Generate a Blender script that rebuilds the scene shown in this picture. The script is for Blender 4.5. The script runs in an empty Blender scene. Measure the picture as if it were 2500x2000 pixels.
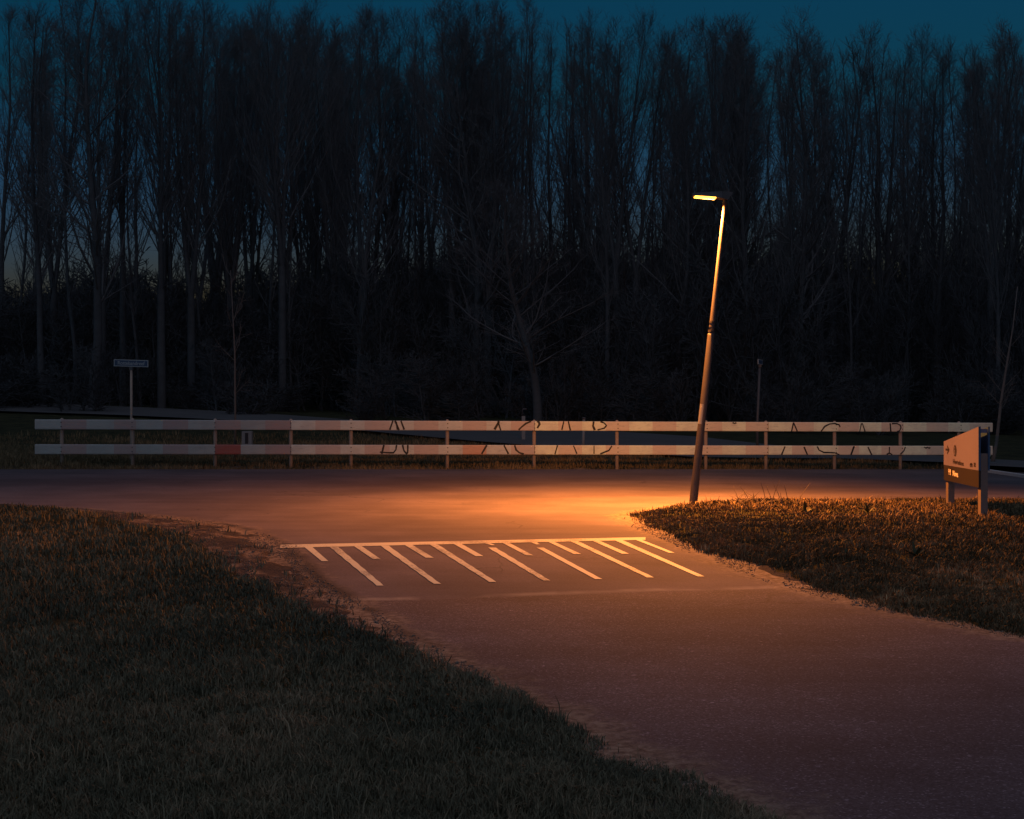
import bpy, math, random
import numpy as np
from mathutils import Vector, Matrix

R = math.radians
rng = np.random.default_rng(11)
random.seed(5)

# ------------------------------------------------------------------ camera
F = 3500.0; CX = 1250.0; HY = 955.0; CZ = 1.6        # focal length in photo pixels, centre column, horizon row, eye height
scene = bpy.context.scene
col = scene.collection
cam_d = bpy.data.cameras.new("camera")
cam = bpy.data.objects.new("camera", cam_d); col.objects.link(cam)
cam_d.sensor_fit = 'HORIZONTAL'; cam_d.sensor_width = 36.0
cam_d.lens = 36.0 * F / 2500.0
cam_d.shift_y = -(1000.0 - HY) / 2500.0
cam_d.clip_start = 0.1; cam_d.clip_end = 6000
cam.location = (0, 0, CZ); cam.rotation_euler = (R(90), 0, 0)
scene.camera = cam

# ------------------------------------------------------------------ sky, sun, exposure
SUN_EL, SUN_ROT = R(-1.0), R(-150)
w = bpy.data.worlds.new("World"); scene.world = w; w.use_nodes = True
nt = w.node_tree; nt.nodes.clear()
sky = nt.nodes.new('ShaderNodeTexSky'); sky.sky_type = 'NISHITA'; sky.sun_disc = False
sky.sun_elevation = SUN_EL; sky.sun_rotation = SUN_ROT
sky.air_density = 1.0; sky.dust_density = 0.6; sky.ozone_density = 2.5
tint = nt.nodes.new('ShaderNodeMix'); tint.data_type = 'RGBA'; tint.blend_type = 'MULTIPLY'
tint.inputs[0].default_value = 1.0
SKY_TINT = (0.10, .95, 1.15, 1); SKY_STRENGTH = 0.215
tint.inputs[7].default_value = SKY_TINT
bg = nt.nodes.new('ShaderNodeBackground'); bg.inputs[1].default_value = SKY_STRENGTH
ow = nt.nodes.new('ShaderNodeOutputWorld')
nt.links.new(sky.outputs[0], tint.inputs[6]); 
# fill added to the sky above and behind the camera to lift darks, greyer than the blue in front
tc = nt.nodes.new('ShaderNodeTexCoord'); sp_ = nt.nodes.new('ShaderNodeSeparateXYZ'); nt.links.new(tc.outputs['Generated'], sp_.inputs[0])
dt = nt.nodes.new('ShaderNodeVectorMath'); dt.operation = 'DOT_PRODUCT'; dt.inputs[1].default_value = (0, -.5, .86); nt.links.new(tc.outputs['Generated'], dt.inputs[0])
mr = nt.nodes.new('ShaderNodeMapRange'); mr.inputs[1].default_value = .30; mr.inputs[2].default_value = .95; mr.interpolation_type = 'SMOOTHSTEP'; nt.links.new(dt.outputs['Value'], mr.inputs[0])
lw = nt.nodes.new('ShaderNodeMapRange'); lw.inputs[1].default_value = .05; lw.inputs[2].default_value = .20; nt.links.new(sp_.outputs[2], lw.inputs[0])
tm = nt.nodes.new('ShaderNodeMix'); tm.data_type = 'RGBA'; nt.links.new(lw.outputs[0], tm.inputs[0]); tm.inputs[6].default_value = (.80, 1.8, 3.8, 1); tm.inputs[7].default_value = SKY_TINT
nt.links.new(tm.outputs[2], tint.inputs[7])
SKY_FILL = (.95, .98, 1.18, 1)
gl = nt.nodes.new('ShaderNodeMix'); gl.data_type = 'RGBA'; gl.blend_type = 'ADD'; nt.links.new(mr.outputs[0], gl.inputs[0]); nt.links.new(tint.outputs[2], gl.inputs[6]); gl.inputs[7].default_value = SKY_FILL
nt.links.new(gl.outputs[2], bg.inputs[0]); nt.links.new(bg.outputs[0], ow.inputs[0])
sl = bpy.data.lights.new("sun", 'SUN'); sl.energy = 0.004; sl.angle = R(20); sl.color = (0.6, 0.75, 1.0)
so = bpy.data.objects.new("sun", sl); col.objects.link(so)
so.rotation_euler = (R(80), 0, R(150 + 180)); so.location = (0, 0, 30)

scene.view_settings.view_transform = 'Standard'; scene.view_settings.look = 'None'
scene.view_settings.exposure = 0.0; scene.view_settings.gamma = 1.0
scene.render.engine = 'CYCLES'

# ------------------------------------------------------------------ numeric helpers
def smooth(t):
    t = np.clip(t, 0, 1); return t * t * (3 - 2 * t)
def hsh(i, j, s):
    n = (i * 374761393 + j * 668265263 + s * 974711) & 0x7fffffff
    n = ((n ^ (n >> 13)) * 1274126177) & 0x7fffffff
    return ((n ^ (n >> 16)) & 0xffff) / 65535.0
def vn(x, y, sc=1.0, s=0):
    x = np.asarray(x, float) * sc; y = np.asarray(y, float) * sc
    i = np.floor(x).astype(np.int64); j = np.floor(y).astype(np.int64)
    u = smooth(x - i); v = smooth(y - j)
    a = hsh(i, j, s); b = hsh(i + 1, j, s); c = hsh(i, j + 1, s); d = hsh(i + 1, j + 1, s)
    return (a * (1 - u) + b * u) * (1 - v) + (c * (1 - u) + d * u) * v
def fbm(x, y, sc, s=0):
    return (vn(x, y, sc, s) * .55 + vn(x, y, sc * 2.1, s + 1) * .28 + vn(x, y, sc * 4.3, s + 2) * .17)

AX, AY = -2.37, 14.81; DX, DY = .9785, .2064; NX, NY = .2064, -.9785   # crest line of the ramp
def ramp_s(x, y): return (x - AX) * NX + (y - AY) * NY
def hgt(x, y):
    x = np.asarray(x, float); y = np.asarray(y, float)
    xc = np.clip(x, -45, 45)
    z = (-.012 * xc - .035) * np.clip((y - 19) / 11, 0, 1)
    t = np.clip(ramp_s(x, y) / 2.7, 0, 1)
    tt = .75 * t + .25 * smooth(t)
    z = z - .20 * tt
    z = z + smooth((y - 36) / 20) * np.clip(.5 - .018 * xc, .12, 1.2)
    return z
def unproj(px, py):
    px = np.atleast_1d(np.asarray(px, float)); py = np.atleast_1d(np.asarray(py, float))
    px, py = np.broadcast_arrays(px, py); shp = px.shape; px = px.ravel(); py = py.ravel()
    lo = np.full(px.shape, 1.0); hi = np.full(px.shape, 200.0)
    ys = np.geomspace(1.0, 200, 220)
    out = np.full(px.shape, 200.0)
    for a in range(0, len(px), 20000):
        P = px[a:a+20000, None]; Q = py[a:a+20000, None]
        zr = CZ - (Q - HY) / F * ys[None]; g = hgt((P - CX) / F * ys[None], ys[None])
        below = zr < g
        k = np.where(below.any(1), below.argmax(1), len(ys) - 1)
        hi[a:a+20000] = ys[k]; lo[a:a+20000] = ys[np.maximum(k - 1, 0)]
    for _ in range(24):
        m = (lo + hi) / 2
        b = (CZ - (py - HY) / F * m) < hgt((px - CX) / F * m, m)
        hi = np.where(b, m, hi); lo = np.where(b, lo, m)
    Y = (lo + hi) / 2; X = (px - CX) / F * Y
    return X.reshape(shp), Y.reshape(shp)
def toz(py, Y): return CZ - (py - HY) / F * Y
def tox(px, Y): return (px - CX) / F * Y
def topx(x, y, z): return CX + F * x / y, HY + F * (CZ - z) / y

# ------------------------------------------------------------------ mesh helpers
def np_mesh(name, V, faces_flat, counts, smooth_=False):
    me = bpy.data.meshes.new(name)
    V = np.asarray(V, np.float32); ff = np.asarray(faces_flat, np.int32); cn = np.asarray(counts, np.int32)
    me.vertices.add(len(V)); me.vertices.foreach_set('co', V.ravel())
    me.loops.add(len(ff)); me.loops.foreach_set('vertex_index', ff)
    me.polygons.add(len(cn)); st = np.concatenate([[0], np.cumsum(cn)[:-1]]).astype(np.int32)
    me.polygons.foreach_set('loop_start', st); me.polygons.foreach_set('loop_total', cn)
    if smooth_: me.polygons.foreach_set('use_smooth', np.ones(len(cn), bool))
    me.update(); me.validate()
    return me
def link(name, me, mat=None, parent=None):
    o = bpy.data.objects.new(name, me); col.objects.link(o)
    if mat is not None and me is not None:
        for m in (mat if isinstance(mat, (list, tuple)) else [mat]): me.materials.append(m)
    if parent: o.parent = parent
    return o
def attr(me, name, vals):
    a = me.attributes.new(name, 'FLOAT', 'POINT'); a.data.foreach_set('value', np.asarray(vals, np.float32))
def tag(o, label=None, cat=None, group=None, kind=None):
    if label: o['label'] = label
    if cat: o['category'] = cat
    if group: o['group'] = group
    if kind: o['kind'] = kind
    return o
def empty(name, loc):
    o = bpy.data.objects.new(name, None); o.location = loc; o.empty_display_size = .2; col.objects.link(o); return o

class MB:
    """collects polygons in world space and links them as one object (local to its parent)"""
    def __init__(s): s.v = []; s.f = []; s.m = []
    def poly(s, pts, m=0):
        b = len(s.v); s.v += [tuple(p) for p in pts]; s.f.append(list(range(b, b + len(pts)))); s.m.append(m)
    def hexa(s, p, m=0):                      # 8 corners: bottom 4 ccw, top 4 ccw
        b = len(s.v); s.v += [tuple(q) for q in p]
        for f in ((3, 2, 1, 0), (4, 5, 6, 7), (0, 1, 5, 4), (1, 2, 6, 5), (2, 3, 7, 6), (3, 0, 4, 7)):
            s.f.append([b + i for i in f]); s.m.append(m)
    def box(s, c, sx, sy, sz, ux=(1, 0, 0), m=0):
        u = Vector(ux).normalized(); v = Vector((0, 0, 1)).cross(u).normalized(); k = Vector((0, 0, 1)); c = Vector(c)
        P = []
        for z in (-1, 1):
            for a, b in ((-1, -1), (1, -1), (1, 1), (-1, 1)): P.append(c + u * a * sx / 2 + v * b * sy / 2 + k * z * sz / 2)
        s.hexa(P, m)
    def tube(s, pts, rad, n=8, m=0, cap=True):
        pts = [Vector(p) for p in pts]; rings = []
        for i, p in enumerate(pts):
            d = (pts[min(i + 1, len(pts) - 1)] - pts[max(i - 1, 0)]).normalized()
            a = d.cross(Vector((0, 1, 0.01)) if abs(d.y) < .9 else Vector((1, 0, 0))).normalized(); b = d.cross(a)
            r = rad[i] if hasattr(rad, '__len__') else rad
            base = len(s.v)
            for k in range(n):
                t = 2 * math.pi * k / n; s.v.append(tuple(p + a * math.cos(t) * r + b * math.sin(t) * r))
            rings.append(base)
        for r0, r1 in zip(rings[:-1], rings[1:]):
            for k in range(n): s.f.append([r0 + k, r0 + (k + 1) % n, r1 + (k + 1) % n, r1 + k]); s.m.append(m)
        if cap:
            s.f.append([rings[0] + k for k in range(n)][::-1]); s.m.append(m)
            s.f.append([rings[-1] + k for k in range(n)]); s.m.append(m)
    def build(s, name, mat, parent=None, sm=False, org=None):
        o0 = Vector(parent.matrix_basis.translation) if parent else Vector((0, 0, 0))
        if parent and parent.parent: o0 = o0 + parent.parent.matrix_basis.translation
        if org is not None: o0 = Vector(org)
        me = bpy.data.meshes.new(name)
        me.from_pydata([(v[0] - o0.x, v[1] - o0.y, v[2] - o0.z) for v in s.v], [], s.f)
        o = link(name, me, mat, parent)
        if len(me.materials) > 1: me.polygons.foreach_set('material_index', s.m)
        if sm: me.polygons.foreach_set('use_smooth', [True] * len(s.f))
        me.update()
        if parent is None: o.location = o0
        return o

# ------------------------------------------------------------------ materials
class M:
    def __init__(s, name, base=(.5, .5, .5), rough=.8, metal=0, spec=.3):
        s.m = bpy.data.materials.new(name); s.m.use_nodes = True; s.t = s.m.node_tree
        s.b = s.t.nodes['Principled BSDF']; s.b.inputs['Base Color'].default_value = (*base, 1)
        s.b.inputs['Roughness'].default_value = rough; s.b.inputs['Metallic'].default_value = metal
        s.b.inputs['Specular IOR Level'].default_value = spec
    def n(s, t, **k):
        q = s.t.nodes.new(t)
        for a, v in k.items(): setattr(q, a, v)
        return q
    def l(s, a, b): s.t.links.new(a, b)
    def pos(s): return s.n('ShaderNodeNewGeometry').outputs['Position']
    def objc(s): return s.n('ShaderNodeTexCoord').outputs['Object']
    def noise(s, vec, scale, det=4, rough=.55, stretch=None):
        if stretch:
            mp = s.n('ShaderNodeMapping'); mp.inputs['Scale'].default_value = stretch; s.l(vec, mp.inputs[0]); vec = mp.outputs[0]
        q = s.n('ShaderNodeTexNoise'); q.inputs['Scale'].default_value = scale; q.inputs['Detail'].default_value = det
        q.inputs['Roughness'].default_value = rough; s.l(vec, q.inputs['Vector']); return q.outputs['Fac']
    def ramp(s, fac, stops):
        q = s.n('ShaderNodeValToRGB'); e = q.color_ramp.elements
        while len(e) < len(stops): e.new(.5)
        for i, (p, c) in enumerate(stops):
            e[i].position = p; e[i].color = (*c, 1) if hasattr(c, '__len__') else (c, c, c, 1)
        s.l(fac, q.inputs[0]); return q.outputs[0]
    def mix(s, f, a, b, mode='MIX'):
        q = s.n('ShaderNodeMix'); q.data_type = 'RGBA'; q.blend_type = mode
        for k, v in ((0, f), (6, a), (7, b)):
            if hasattr(v, 'is_output'): s.l(v, q.inputs[k])
            elif hasattr(v, '__len__'): q.inputs[k].default_value = (*v, 1) if len(v) == 3 else v
            else: q.inputs[k].default_value = v if k == 0 else (v, v, v, 1)
        return q.outputs[2]
    def math(s, op, a, b=0.0, c=0.0):
        q = s.n('ShaderNodeMath'); q.operation = op
        for i, v in enumerate((a, b, c)):
            if hasattr(v, 'is_output'): s.l(v, q.inputs[i])
            else: q.inputs[i].default_value = v
        return q.outputs[0]
    def attr(s, n): q = s.n('ShaderNodeAttribute'); q.attribute_name = n; return q.outputs['Fac']
    def color(s, o): s.l(o, s.b.inputs['Base Color'])
    def bump(s, h, st=.3, d=.01):
        q = s.n('ShaderNodeBump'); q.inputs['Strength'].default_value = st; q.inputs['Distance'].default_value = d
        s.l(h, q.inputs['Height']); s.l(q.outputs[0], s.b.inputs['Normal'])
def simple(name, base, rough=.7, metal=0, spec=.3, var=.25, sc=6.0, bump=0.0):
    m = M(name, base, rough, metal, spec); v = m.noise(m.objc(), sc, 5)
    m.color(m.mix(v, tuple(c * (1 - var) for c in base), tuple(min(1, c * (1 + var)) for c in base)))
    if bump: m.bump(m.noise(m.objc(), sc * 6, 4), bump, .004)
    return m.m

# asphalt: smoother on the raised junction, coarse with bright chippings on the path below the ramp
def asphalt():
    m = M('asphalt', rough=.85, spec=.25); p = m.pos()
    big = m.noise(p, .9, 4); fine = m.noise(p, 55, 3, .7); streak = m.noise(p, 1.0, 5, .55, (.35, 2.6, 1))
    c1 = m.ramp(m.mix(.5, big, streak), [(.3, (.095, .078, .084)), (.7, (.158, .130, .138))])
    dot = m.n('ShaderNodeVectorMath', operation='DOT_PRODUCT'); m.l(p, dot.inputs[0]); dot.inputs[1].default_value = (NX, NY, 0)
    s = m.math('SUBTRACT', dot.outputs['Value'], AX * NX + AY * NY)
    wob = m.math('MULTIPLY', m.math('SUBTRACT', m.noise(p, .8, 3), .5), .35)
    s2 = m.math('ADD', s, wob)
    coarse = m.ramp(m.math('MULTIPLY', m.math('SUBTRACT', s2, 2.62), 12.0), [(0, 0.0), (1, 1.0)])
    vor = m.n('ShaderNodeTexVoronoi'); vor.inputs['Scale'].default_value = 95; m.l(p, vor.inputs['Vector'])
    sepc = m.n('ShaderNodeSeparateColor'); m.l(vor.outputs['Color'], sepc.inputs[0])
    stone = m.ramp(sepc.outputs[0], [(0, .6), (.75, 1.0), (.93, 1.3), (.975, 2.1)])
    vor2 = m.n('ShaderNodeTexVoronoi'); vor2.inputs['Scale'].default_value = 42; m.l(p, vor2.inputs['Vector'])
    sep2 = m.n('ShaderNodeSeparateColor'); m.l(vor2.outputs['Color'], sep2.inputs[0])
    glint = m.ramp(sep2.outputs[1], [(0, 1.0), (.995, 1.0), (.998, 2.2)])
    cc = m.mix(1.0, m.mix(1.0, m.mix(1.0, c1, (.86, .86, .9), 'MULTIPLY'), stone, 'MULTIPLY'), glint, 'MULTIPLY')
    cs = m.mix(1.0, c1, m.ramp(fine, [(.3, .78), (.7, 1.2)]), 'MULTIPLY')
    c = m.mix(coarse, cs, cc)
    # sandy seam along the foot of the ramp
    seam = m.ramp(m.math('ABSOLUTE', m.math('SUBTRACT', s2, 2.62)), [(.0, 1.0), (.045, .7), (.11, 0.0)])
    seam = m.math('MULTIPLY', seam, m.ramp(m.noise(p, 1.6, 3), [(.42, 0.0), (.62, .8)]))
    c = m.mix(seam, c, (.36, .30, .24))
    # sand and crumbs washed onto the edges
    e = m.attr('edge')
    en = m.math('ADD', e, m.math('MULTIPLY', m.math('SUBTRACT', m.noise(p, 3.0, 5, .7), .5), .75))
    dirt = m.ramp(en, [(.0, 1.0), (.26, .0)])
    dd = m.ramp(m.noise(p, 16, 5, .7), [(.38, (.07, .055, .045)), (.5, (.2, .15, .11)), (.62, (.33, .26, .19))])
    c = m.mix(m.math('MULTIPLY', dirt, .85), c, dd)
    # fine cracks wandering over the surface
    wv = m.n('ShaderNodeVectorMath', operation='ADD'); m.l(p, wv.inputs[0])
    nz = m.n('ShaderNodeTexNoise'); nz.inputs['Scale'].default_value = 1.3; nz.inputs['Detail'].default_value = 6; m.l(p, nz.inputs['Vector']); m.l(nz.outputs['Color'], wv.inputs[1])
    cv = m.n('ShaderNodeTexVoronoi'); cv.feature = 'DISTANCE_TO_EDGE'; cv.inputs['Scale'].default_value = .42; m.l(wv.outputs[0], cv.inputs['Vector'])
    crk = m.math('MULTIPLY', m.ramp(cv.outputs['Distance'], [(0.0, 1.0), (.007, 0.0)]), m.ramp(m.noise(p, .45, 3), [(.50, 0.0), (.60, .7)]))
    c = m.mix(crk, c, (.03, .028, .03))
    patchy = m.ramp(m.noise(p, .33, 5, .6), [(.42, .82), (.58, 1.12)])
    c = m.mix(1.0, c, patchy, 'MULTIPLY')
    # the through lane behind the junction is coloured darker
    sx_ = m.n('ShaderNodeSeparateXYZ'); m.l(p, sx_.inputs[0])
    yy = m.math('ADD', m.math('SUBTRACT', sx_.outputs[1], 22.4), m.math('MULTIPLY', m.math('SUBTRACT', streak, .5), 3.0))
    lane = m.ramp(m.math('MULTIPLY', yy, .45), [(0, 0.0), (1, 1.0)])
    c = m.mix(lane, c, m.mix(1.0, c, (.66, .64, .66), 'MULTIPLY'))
    mud = m.math('MULTIPLY', m.ramp(m.math('ABSOLUTE', m.math('SUBTRACT', m.math('ADD', e, m.math('MULTIPLY', m.math('SUBTRACT', m.noise(p, 1.4, 4), .5), .25)), .06)), [(.02, 1.0), (.13, 0.0)]),
                 m.math('MULTIPLY', m.ramp(m.noise(p, .9, 3), [(.40, 0.0), (.52, .9)]), m.ramp(m.math('MULTIPLY', sx_.outputs[0], -1.0), [(.3, 0.0), (.9, 1.0)])))
    c = m.mix(mud, c, (.03, .03, .034))
    m.color(c)
    m.bump(m.mix(.5, fine, vor.outputs['Distance']), .35, .006)
    return m.m
def ground_mat():
    m = M('verge_soil_and_turf', rough=.95, spec=.1); p = m.pos()
    g = m.ramp(m.noise(p, 2.2, 5), [(.35, (.018, .020, .010)), (.65, (.042, .040, .018))])
    dn = m.noise(p, 5.5, 6, .68); dn2 = m.noise(p, 1.5, 4)
    d = m.ramp(dn, [(.36, (.022, .018, .018)), (.46, (.10, .072, .055)), (.56, (.21, .155, .115)), (.70, (.33, .26, .20))])
    d = m.mix(m.ramp(dn2, [(.44, 0.0), (.51, .9)]), d, (.045, .042, .045))
    s = m.math('ADD', m.attr('soil'), m.math('MULTIPLY', m.math('SUBTRACT', m.noise(p, 3.2, 5, .65), .5), .9))
    m.color(m.mix(m.ramp(s, [(.4, 0.0), (.6, 1.0)]), g, d))
    m.bump(m.noise(p, 28, 5, .7), .8, .03)
    return m.m
def blade_mat(name, stops):
    m = M(name, rough=.65, spec=.15); r = m.attr('rnd')
    m.color(m.ramp(r, stops)); 
    return m.m
MAT = {}
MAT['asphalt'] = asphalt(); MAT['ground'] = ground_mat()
MAT['lawn'] = blade_mat('grass_blades', [(0, (.060, .062, .042)), (.5, (.145, .130, .08)), (.85, (.26, .19, .115)), (.985, (.42, .34, .22)), (1, (.75, .72, .62))])
MAT['dry'] = blade_mat('dry_grass_blades', [(0, (.045, .042, .022)), (.45, (.12, .085, .045)), (.8, (.24, .165, .085)), (1, (.48, .34, .18))])
def paint():
    m = M('marking_paint', rough=.6, spec=.35); p = m.pos()
    v = m.noise(p, 45, 4, .75); v2 = m.noise(p, 2.0, 3)
    f = m.math('ADD', m.math('MULTIPLY', v, .5), m.math('MULTIPLY', v2, .5))
    m.color(m.mix(m.ramp(f, [(.39, .8), (.49, 0.0)]), (.74, .67, .46), (.19, .16, .14)))
    m.bump(v, .2, .003); return m.m
MAT['paint'] = paint()
def board(name, base, worn):
    m = M(name, base, .42, 0, .5); p = m.pos()
    n1 = m.noise(p, 3.2, 4); n2 = m.noise(p, 24, 4, .7, (.25, 1, 1.6)); n3 = m.noise(p, 1.1, 3)
    c = m.mix(m.ramp(n1, [(.4, 0.0), (.7, .8)]), base, worn)
    c = m.mix(m.ramp(n2, [(.52, 0.0), (.72, .35)]), c, (.16, .14, .12))
    c = m.mix(m.ramp(n3, [(.55, 0.0), (.75, .3)]), c, (.3, .27, .22)); m.color(c)
    m.b.inputs['Coat Weight'].default_value = .15
    return m.m
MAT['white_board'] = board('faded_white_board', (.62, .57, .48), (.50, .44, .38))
MAT['white_dim'] = board('dim_white_board', (.36, .35, .32), (.30, .28, .26))  # boards far from the lamp, weaker light painted in as darker colour
MAT['red_dim'] = board('dim_red_board', (.36, .24, .22), (.34, .26, .23))
MAT['white_lit'] = board('lamplit_white_board', (.86, .82, .55), (.68, .58, .42))  # boards near the lamp, its light painted in as brighter, yellower colour
MAT['red_lit'] = board('lamplit_red_board', (.72, .54, .38), (.74, .60, .42))
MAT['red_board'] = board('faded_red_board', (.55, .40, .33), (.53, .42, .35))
MAT['deep_red'] = board('fresh_red_board', (.33, .07, .05), (.30, .07, .05))
MAT['orange_board'] = board('orange_red_board', (.60, .30, .20), (.58, .33, .22))
MAT['rail_post'] = simple('weathered_post', (.34, .25, .20), .8, 0, .2, .3, 9, .3)
MAT['spray'] = simple('black_spray_paint', (.018, .012, .012), .5, 0, .4, .3, 40)
MAT['galv'] = simple('galvanised_steel', (.048, .045, .050), .55, 0.0, .5, .25, 14, .15)
MAT['galv_dark'] = simple('dark_steel_band', (.05, .05, .055), .5, .5, .4, .2, 14)
MAT['lamp_house'] = simple('lamp_housing', (.05, .05, .055), .5, .2, .4, .15, 8)
MAT['bark'] = simple('grey_bark', (.062, .064, .068), .9, 0, .1, .4, 3.0, .5)
MAT['twig'] = simple('twig_bark', (.105, .104, .108), .9, 0, .1, .35, 1.0)
MAT['scrub'] = simple('scrub_twigs', (.055, .058, .062), .95, 0, .05, .35, 1.0)
MAT['pale_bark'] = simple('pale_sapling_bark', (.12, .10, .09), .85, 0, .15, .3, 12)
MAT['plate_blue'] = simple('blue_enamel', (.010, .035, .09), .35, 0, .5, .15, 8)
MAT['white_paint'] = simple('white_enamel', (.24, .26, .27), .4, 0, .4, .08, 8)
MAT['panel_pale'] = simple('pale_sign_panel', (.135, .125, .21), .55, 0, .35, .06, 5)
MAT['panel_dark'] = simple('dark_sign_panel', (.020, .016, .016), .55, 0, .3, .12, 5)
MAT['sign_back'] = simple('blue_sign_back', (.03, .07, .14), .5, 0, .3, .15, 5)
MAT['sign_post'] = simple('sign_post_wood', (.15, .12, .11), .8, 0, .2, .25, 7, .2)
MAT['ink'] = simple('dark_print', (.02, .016, .018), .5, 0, .3, .1, 8)
MAT['pale_print'] = simple('pale_print', (.85, .76, .6), .5, 0, .3, .05, 8)
MAT['stone'] = simple('edge_stones', (.16, .135, .115), .9, 0, .2, .5, 20)
MAT['leaf'] = simple('dock_leaf', (.035, .045, .02), .6, 0, .3, .35, 12)
MAT['kerb'] = simple('pale_kerb', (.45, .43, .42), .85, 0, .2, .15, 6)
MAT['grey_plastic'] = simple('grey_plastic', (.16, .17, .18), .6, 0, .3, .15, 6)
led = M('led_panel', (.8, .8, .8)); led.b.inputs['Emission Color'].default_value = (1.0, .36, .035, 1); led.b.inputs['Emission Strength'].default_value = 7
MAT['led'] = led.m

# ------------------------------------------------------------------ outlines of road, soil and grass (photo rows give the plan, laid on the terrain)
E1 = np.array([(1146, -2600), (1222, -2600), (1230, -300), (1232, 0), (1240, 150), (1262, 400), (1275, 500), (1283, 560), (1305, 620), (1335, 690), (1400, 740), (1440, 800), (1475, 865), (1540, 962), (1590, 1065), (1690, 1252), (1770, 1425), (1880, 1665), (1985, 1895), (2000, 1930)], float)
E2 = np.array([(1200, -2600), (1232, -600), (1243, 0), (1247, 190), (1280, 300), (1312, 450), (1360, 520), (1400, 555), (1450, 650), (1490, 720), (1520, 790), (1545, 870), (1585, 1000), (1690, 1228), (1770, 1400), (1880, 1640), (1985, 1842), (2000, 1875), (2600, 2660)], float)
E3 = np.array([(1146, 4800), (1220, 4800), (1221.5, 2700), (1223, 1850), (1229, 1700), (1243, 1600), (1257, 1512), (1272, 1532), (1285, 1562), (1318, 1640), (1351, 1716), (1409, 1855), (1450, 1985), (1490, 2150), (1520, 2300), (1560, 2500), (1600, 2760), (1700, 3500), (2000, 5600)], float)
E4o = np.array([(1220, 0), (1250, 25), (1340, 12), (1365, 40), (1385, 75), (1430, 60), (1470, 30), (1560, 10), (2000, 10)], float)
def e1(py): return np.interp(py, E1[:, 0], E1[:, 1])
def e2(py): return np.interp(py, E2[:, 0], E2[:, 1])
def e3(py): return np.interp(py, E3[:, 0], E3[:, 1])
def e4(py): return e3(py) + np.interp(py, E4o[:, 0], E4o[:, 1])

rows = np.concatenate([np.arange(1146, 1218, 3), np.arange(1218, 1262, .8), np.arange(1262, 1300, 3), np.arange(1300, 1480, 2), np.arange(1480, 2001, 8)])
NC = 140
u = np.linspace(0, 1, NC)
RX = []; RY = []
for py in rows:
    ov = .28 * (py - 955) / 1.7; a, b = e1(py) - ov, e3(py) + ov
    RX.append(a + (b - a) * u); RY.append(np.full(NC, py))
RX = np.array(RX); RY = np.array(RY)
WX, WY = unproj(RX, RY)
ex = []; ey = []
xl0, yl0 = WX[-1, 0], WY[-1, 0]; xr0, yr0 = WX[-1, -1], WY[-1, -1]
for k in range(1, 26):
    yy = yl0 - k * .7
    xa = xl0 + .457 * (yl0 - yy); xb = xr0 + .6 * (yr0 - yy)
    ex.append(xa + (xb - xa) * u); ey.append(np.full(NC, yy))
WX = np.vstack([WX, ex]); WY = np.vstack([WY, ey])
# true edges in world space
lx, ly = unproj(e1(rows), rows); rx, ry = unproj(e3(rows), rows)
kk = np.arange(1, 26) * .7
LX = np.concatenate([lx, lx[-1] + .457 * kk]); LY = np.concatenate([ly, ly[-1] - kk])
RXe = np.concatenate([rx, rx[-1] + .6 * kk]); RYe = np.concatenate([ry, ry[-1] - kk])
POLY = np.vstack([np.column_stack([LX, LY]), np.column_stack([RXe, RYe])[::-1]])[::2]
def poly_dist(x, y):
    """signed distance to the road outline, positive inside"""
    x = np.ravel(x); y = np.ravel(y); out = np.empty(len(x))
    A = POLY; B = np.roll(POLY, -1, 0)
    for a in range(0, len(x), 4000):
        X = x[a:a+4000, None]; Y = y[a:a+4000, None]
        d = B - A; L = (d ** 2).sum(1) + 1e-9
        t = np.clip(((X - A[:, 0]) * d[:, 0] + (Y - A[:, 1]) * d[:, 1]) / L, 0, 1)
        D = np.sqrt(((X - A[:, 0] - t * d[:, 0]) ** 2 + (Y - A[:, 1] - t * d[:, 1]) ** 2).min(1))
        c = ((A[:, 1] > Y) != (B[:, 1] > Y)) & (X < (B[:, 0] - A[:, 0]) * (Y - A[:, 1]) / (B[:, 1] - A[:, 1] + 1e-12) + A[:, 0])
        out[a:a+4000] = np.where(c.sum(1) % 2 == 1, D, -D)
    return out
def grid_faces(nr, nc):
    i = np.arange(nr - 1)[:, None] * nc + np.arange(nc - 1)[None]
    return np.stack([i, i + nc, i + nc + 1, i + 1], -1).reshape(-1)[:]
def grid_obj(name, X, Y, Z, mat, attrs=None, flip=False):
    nr, nc = X.shape; f = grid_faces(nr, nc)
    if flip: f = f.reshape(-1, 4)[:, ::-1].ravel()
    me = np_mesh(name, np.column_stack([X.ravel(), Y.ravel(), Z.ravel()]), f, np.full(len(f) // 4, 4), True)
    for k, v in (attrs or {}).items(): attr(me, k, v)
    return link(name, me, mat)

edge = poly_dist(WX, WY)
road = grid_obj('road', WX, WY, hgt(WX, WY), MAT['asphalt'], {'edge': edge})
tag(road, 'asphalt junction with a raised table and a path leading to the camera', kind='structure')

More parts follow.
